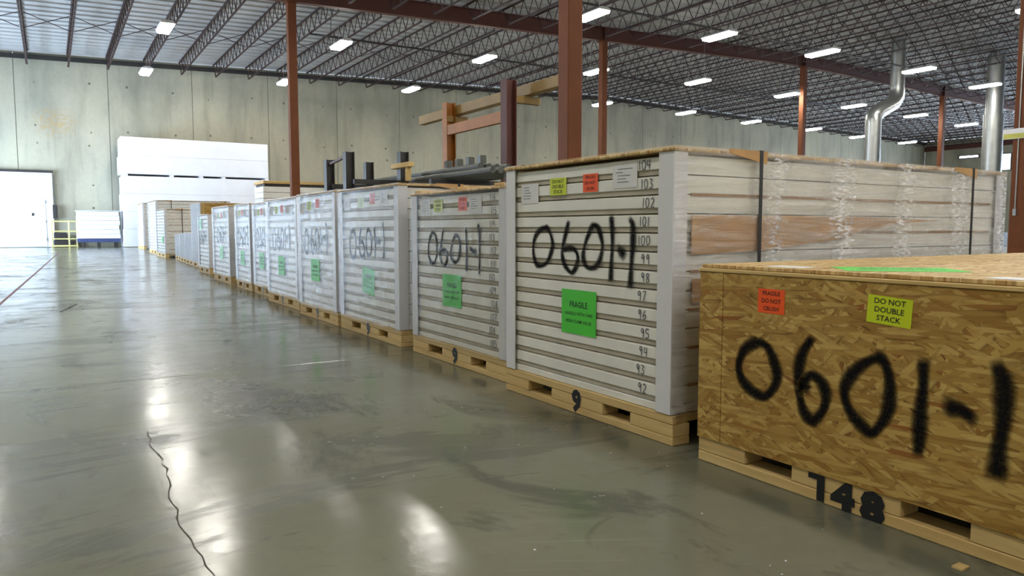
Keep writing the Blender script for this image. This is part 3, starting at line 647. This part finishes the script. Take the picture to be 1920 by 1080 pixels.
obj('lid_board', MB().cbox(.010,AD+.01,-AW,-.434,AH+.0135,AH+.025,.0015), M['osb_top'], A)
obj('lid_batten', MB().cbox(-.004,.085,-AW-.002,.004,AH+.001,AH+.0125,.002), M['pine_y'], A)
obj('lid_batten', MB().cbox(AD-.08,AD+.01,-AW-.002,.004,AH+.001,AH+.0125,.002), M['pine_y'], A)
spray('spray_marking', SA, A, -.0008, .031, .5, None, .2, 21)
orange_label(A,(-.0004,-.30,.583)); yellow_label(A,(-.0004,-.684,.589),rot=-.06)
g,u,v=plate('green_placard',A,(.245,-.555,AH+.0255),(.72,-.69,0),(.69,.72,0),(0,0,1),.33,.235,M['green'])
lettering('lettering',[('FRAGILE',.05,0,.04,.012),('HANDLE WITH CARE',.027,0,-.01,.006),('HIGH CLAIM VALUE',.027,0,-.055,.006)],g,(.245,-.555,AH+.0255),u,v,M['ink'],(0,0,1),.0012)
plate('white_label',A,(.10,-.29,AH+.0255),(0,-1,0),(1,0,0),(0,0,1),.147,.092,M['paper']); plate('white_label',A,(.09,-.97,AH+.0255),(0,-1,0),(1,0,0),(0,0,1),.147,.092,M['paper'])

# ------------------------------------------------------------------ other crates down the row
def plain_crate(label, X, Y, w, d, top, front, side, rows=None):
    t=thing('wooden_crate',label,'crate',(X,Y,0)); pallet(t,w,d,.11,((w*.62,w*.8),(w*.2,w*.36)))
    obj('front_board', MB().cbox(0,.012,0,w,.112,top,.002), front, t); obj('rear_board', MB().cbox(d-.012,d,0,w,.112,top,.002), front, t)
    obj('side_board', MB().cbox(.013,d-.013,0,.012,.112,top,.002), side, t); obj('side_board', MB().cbox(.013,d-.013,w-.012,w,.112,top,.002), side, t)
    obj('lid', MB().cbox(-.006,d+.006,-.006,w+.006,top+.001,top+.014,.002), M['osb_top'], t)
    obj('cleat', MB().cbox(.0,.07,-.014,-.001,.112,top,.002), M['pine_z'], t)
    fm=MB(); x0,x1,y0,y1=-.012,d+.012,-.02,w+.012; q=[(x0,y0),(x0,y1)]
    fm.add([(x0,y1,.1),(x0,y0,.1),(x0,y0,top+.02),(x0,y1,top+.02)],[(0,1,2,3)]); obj('stretch_film', fm, M['film_hazy'], t)
    return t
grey=plain('grey_hardboard',(150,148,146),.6,0,.12,4)
plain_crate('tall grey-fronted crate with orange-brown strand-board side beyond the ninth crate',2.57,15.95,1.2,1.9,1.305,grey,M['osb_side'])
for k,y in enumerate((17.45,18.8,20.15)):
    plain_crate(['low grey film-wrapped crate, first of three beyond the tall one','low grey film-wrapped crate, middle of three beyond the tall one','low grey film-wrapped crate, last of three beyond the tall one'][k],2.62+.07*k,y,1.02,1.7,(.70,.675,.65)[k],grey,grey)

# ------------------------------------------------------------------ things along the back wall
d1=empty_struct('door_1')
obj('door_leaf', MB().cbox(-4.4,.06,37.36,37.44,.02,3.06,.01), M['white_paint'], d1)
obj('door_frame', MB().box(-4.5,.16,37.30,37.49,3.07,3.16).box(.065,.16,37.30,37.49,0,3.07), M['white_paint'], d1)
obj('head_rail', MB().cbox(-4.6,.2,37.26,37.34,3.14,3.24,.01), M['dark_steel'], d1)
w1=obj('personnel_door', MB().cbox(-.97,-.12,37.33,37.355,.06,2.11,.006), M['white_paint'], d1)
obj('door_handle', MB().cbox(-.63,-.55,37.28,37.33,1.33,1.45,.005), M['dark_steel'], w1)
for z in (.35,1.1,1.92): obj('hinge', MB().cbox(-.15,-.11,37.31,37.33,z-.06,z+.06,.003), M['galv'], w1)
tag(obj('electrical_box', MB().cbox(.13,.30,37.18,37.30,1.22,1.80,.008).cbox(.16,.27,37.165,37.18,1.3,1.72,.003).bar((.215,37.24,1.8),(.215,37.24,3.06),.03,n=8), M['dark_steel']),'dark switch box mounted beside the white sliding door','electrical box')
gr=thing('guard_rail','yellow pipe guard rail in front of the concrete wall','guard rail',(0,36.8,0))
for x in (.06,.68,.97): obj('rail_post', MB().bar((x,0,0),(x,0,1.14),.06,n=8), M['yellow_rail'], gr)
for z in (1.10,.68,.36,.06): obj('rail', MB().bar((.03,0,z),(1.0,0,z),.055 if z>.2 else .08,n=8), M['yellow_rail'], gr)
tag(obj('machine_base', MB().cbox(.10,.85,37.0,37.3,.0,.30,.02).cbox(.12,.6,37.02,37.28,.31,.62,.02), M['dark_steel']),'dark machine block behind the yellow guard rail','machine')
wp=thing('white_panel_bundle','bundle of white panels on a blue-grey stand beside the guard rail','panel bundle',(.95,35.9,0))
for k in range(6): obj('white_panel', MB().cbox(.02*(k%2),1.60-.02*(k%3),0,.8,.38+k*.19,.38+k*.19+.182,.006), M['white'], wp)
obj('top_sheet', MB().cbox(-.03,1.62,-.02,.8,1.525,1.55,.004), M['white'], wp)
obj('stand_beam', MB().cbox(.0,1.6,.05,.15,.22,.375,.006).cbox(.0,1.6,.65,.75,.22,.375,.006), M['blue_steel'], wp)
for x in (.2,.75,1.4):
    for y in (.06,.66): obj('stand_leg', MB().cbox(x,x+.1,y,y+.08,0,.22,.004), M['dark_steel'], wp)
fs=thing('foam_block_stack','huge two-tier stack of white foam blocks against the concrete wall','foam stack',(2.65,35.7,0))
for k in range(4): obj('lower_block', MB().cbox(.03*(k%2),6.18-.02*(k%2),.0,1.5,.02+k*.755,.02+(k+1)*.755-.003,.012), M['white'], fs)
for x in (.1,1.9,3.1,4.05,5.95): obj('spacer_block', MB().cbox(x,x+.16,.01,1.5,3.042,3.12,.005), M['white'], fs)
for k in range(2): obj('upper_block', MB().cbox(-.03+.05*k,6.10,.0,1.5,3.124+k*.78,3.124+(k+1)*.78-.003,.012), M['white'], fs)
obj('bearer', MB().cbox(.1,6.1,.1,.2,0,.018,.002).cbox(.1,6.1,1.3,1.4,0,.018,.002), M['pine_x'], fs)
# timber-topped stack of cream panels behind the left column
ts=thing('timber_topped_stack','cream panel stack with timber on top behind the leftmost column','panel stack',(6.0,25.2,0))
for k in range(11): obj('panel', MB().cbox(0,2.4,0,1.2,.05+k*.195,.05+k*.195+.185,.008), M['panel'], ts)
obj('bearer', MB().cbox(.05,2.35,.1,.2,0,.05,.004).cbox(.05,2.35,1.0,1.1,0,.05,.004), M['pine_x'], ts)
obj('dark_gap', MB().cbox(.05,2.3,.02,1.18,2.20,2.27,.004), M['dark_steel'], ts)  # solid dark block standing in for the shade under the timber
obj('timber', MB().cbox(.0,2.5,-.06,1.26,2.275,2.37,.006), M['pine_x'], ts)

# ------------------------------------------------------------------ racks behind the crates
def hpost(name, parent, x, y, h, w, mat, base=True, mats=None):
    t=.018; mb=MB().box(x-w/2,x-w/2+t,y-w/2,y+w/2,0,h).box(x+w/2-t,x+w/2,y-w/2,y+w/2,0,h).box(x-w/2+t,x+w/2-t,y-t/2,y+t/2,0,h)
    if base: mb.box(x-w*.8,x+w*.8,y-w*.8,y+w*.8,0,.02)
    return obj(name, mb, mat, parent)
rk=thing('cantilever_rack','tall rack of orange and dark red posts with tan beams above the crates','rack',(0,0,0))
hpost('post',rk,8.25,16.2,3.8,.24,M['orange_steel']); hpost('post',rk,8.0,13.05,3.8,.24,M['girder'])
obj('top_beam', MB().cbox(8.38,8.56,11.75,18.2,3.52,3.74,.008), M['tan_steel'], rk)
obj('top_beam', MB().cbox(8.58,8.72,12.4,17.4,3.56,3.74,.008), M['tan_steel'], rk)
obj('cross_beam', MB().cbox(8.14,8.24,13.2,16.1,3.02,3.26,.008), M['orange_steel'], rk)
for y in (13.05,16.2): obj('arm', MB().cbox(8.14,8.74,y-.06,y+.06,3.35,3.5,.006), M['tan_steel'], rk)
sr=thing('steel_bar_rack','low rack of grey steel posts behind the panel crates','rack',(0,0,0))
for (x,y,h) in ((5.18,15.86,2.28),(5.03,14.2,2.3),(5.99,15.65,2.25),(5.94,13.66,2.3)): hpost('post',sr,x,y,h,.18,M['dark_steel'])
obj('arm', MB().cbox(5.18,5.99,15.70,15.78,1.66,1.76,.005), M['dark_steel'], sr); obj('arm', MB().cbox(5.03,5.94,13.9,13.98,1.66,1.76,.005), M['dark_steel'], sr)
obj('tie_bar', MB().bar((5.18,15.86,2.18),(5.03,14.2,2.24),.05), M['girder'], sr)
obj('arm', MB().cbox(5.9,8.2,12.3,12.4,1.60,1.70,.005), M['dark_steel'], sr); obj('arm', MB().cbox(5.9,8.2,15.0,15.1,1.60,1.70,.005), M['dark_steel'], sr)
steelg=plain('mill_steel',(84,86,80),.45,.2,.15,4)
for k in range(7):
    x=6.20+.16*k; dy=.2*R.random(); tag(obj('steel_tube', MB().bar((x,10.6+dy,1.765),(x,16.8-dy,1.765),.11,n=10), steelg),'grey steel tube lying on the low rack behind the crates','tube','grey steel tubes on the low rack')
for k in range(6):
    x=6.28+.16*k; dy=.3*R.random(); tag(obj('steel_tube', MB().bar((x,11.0+dy,1.866),(x,16.4-dy,1.866),.11,n=10), steelg),'grey steel tube lying on the low rack behind the crates','tube','grey steel tubes on the low rack')
for k in range(4):
    y=11.2+.42*k; tag(obj('steel_block', MB().cbox(6.3,6.42,y,y+.12,1.922,2.06,.004), steelg),'small steel block standing on the grey tubes','steel block','steel blocks on the tubes')
tag(obj('timber_block', MB().cbox(5.72,5.84,12.9,13.75,1.96,2.05,.004).cbox(5.74,5.82,13.0,13.1,1.70,1.959,.004), M['pine_y']),'short timber block wedged against a grey rack post','timber')
# ------------------------------------------------------------------ dust ducts
def tube(mb, pts, rad, n=20):
    rings=[]; P=[Vector(p) for p in pts]; b=len(mb.v)
    for i,p in enumerate(P):
        d=((P[min(i+1,len(P)-1)]-p).normalized()+(p-P[max(i-1,0)]).normalized()).normalized()
        u=Vector((0,1,0)); r=d.cross(u).normalized(); t=r.cross(d)
        k=1.0
        if 0<i<len(P)-1: k=1/max(.5,math.cos((P[i+1]-p).angle(p-P[i-1])/2))
        for j in range(n):
            q=2*math.pi*j/n; mb.v.append(tuple(p+r*math.cos(q)*rad*k+t*math.sin(q)*rad))
    for i in range(len(P)-1):
        for j in range(n): mb.f.append((b+i*n+j,b+i*n+(j+1)%n,b+(i+1)*n+(j+1)%n,b+(i+1)*n+j)); mb.m.append(0)
    return mb
du=thing('bent_duct','galvanised dust duct with an offset bend rising to the roof','duct',(30.72,19.68,0)); OX=1.68
obj('lower_pipe', tube(MB(),[(0,0,.6),(0,0,5.75)],.33), M['galv'], du, smooth=True)
obj('offset_pipe', tube(MB(),[(.55,0,5.98),(1.1,0,6.22)],.315), M['galv'], du, smooth=True)
obj('upper_pipe', tube(MB(),[(OX,0,6.9),(OX,0,zr(32.4)-.05)],.30), M['galv'], du, smooth=True)
obj('elbow', tube(MB(),[(0,0,5.4),(0,0,5.62),(.25,0,5.86),(.75,0,6.07)],.335), M['galv'], du, smooth=True); obj('elbow', tube(MB(),[(.9,0,6.13),(1.4,0,6.35),(OX,0,6.65),(OX,0,7.0)],.32), M['galv'], du, smooth=True)
for z in (1.9,3.9): obj('seam_band', tube(MB(),[(0,0,z),(0,0,z+.06)],.345), M['galv'], du, smooth=True)
obj('seam_band', tube(MB(),[(OX,0,8.0),(OX,0,8.06)],.315), M['galv'], du, smooth=True)
obj('floor_stand', MB().cbox(-.5,.5,-.5,.5,0,.62,.01), M['dark_steel'], du)
d2=thing('straight_duct','straight galvanised dust duct beside the signed column','duct',(38.24,18.4,0))
obj('lower_pipe', tube(MB(),[(0,0,.6),(0,0,6.15)],.43), M['galv'], d2, smooth=True); obj('upper_pipe', tube(MB(),[(0,0,6.15),(0,0,zr(38.24)-.05)],.37), M['galv'], d2, smooth=True)
for z,q in ((4.4,.445),(6.1,.445),(8.0,.385)): obj('seam_band', tube(MB(),[(0,0,z),(0,0,z+.08)],q), M['galv'], d2, smooth=True)
obj('floor_stand', MB().cbox(-.6,.6,-.6,.6,0,.62,.01), M['dark_steel'], d2)

# ------------------------------------------------------------------ litter on the floor
tag(obj('wood_chip', MB().cbox(1.80,1.835,.885,.91,.0,.006,.001), M['pine_y'], None),'small wood chip on the floor before the brown crate','wood chip')
sp=MB(); r=random.Random(3)
for k in range(26):
    x=r.uniform(.7,1.88); y=r.uniform(1.0,3.2); s=r.uniform(.001,.0024); sp.box(x-s,x+s,y-s*r.uniform(.5,1.2),y+s,.0005,.002)
o=obj('foam_crumbs', sp, M['white']); tag(o,'tiny white foam crumbs scattered on the floor by the crates','crumbs',None,'stuff')
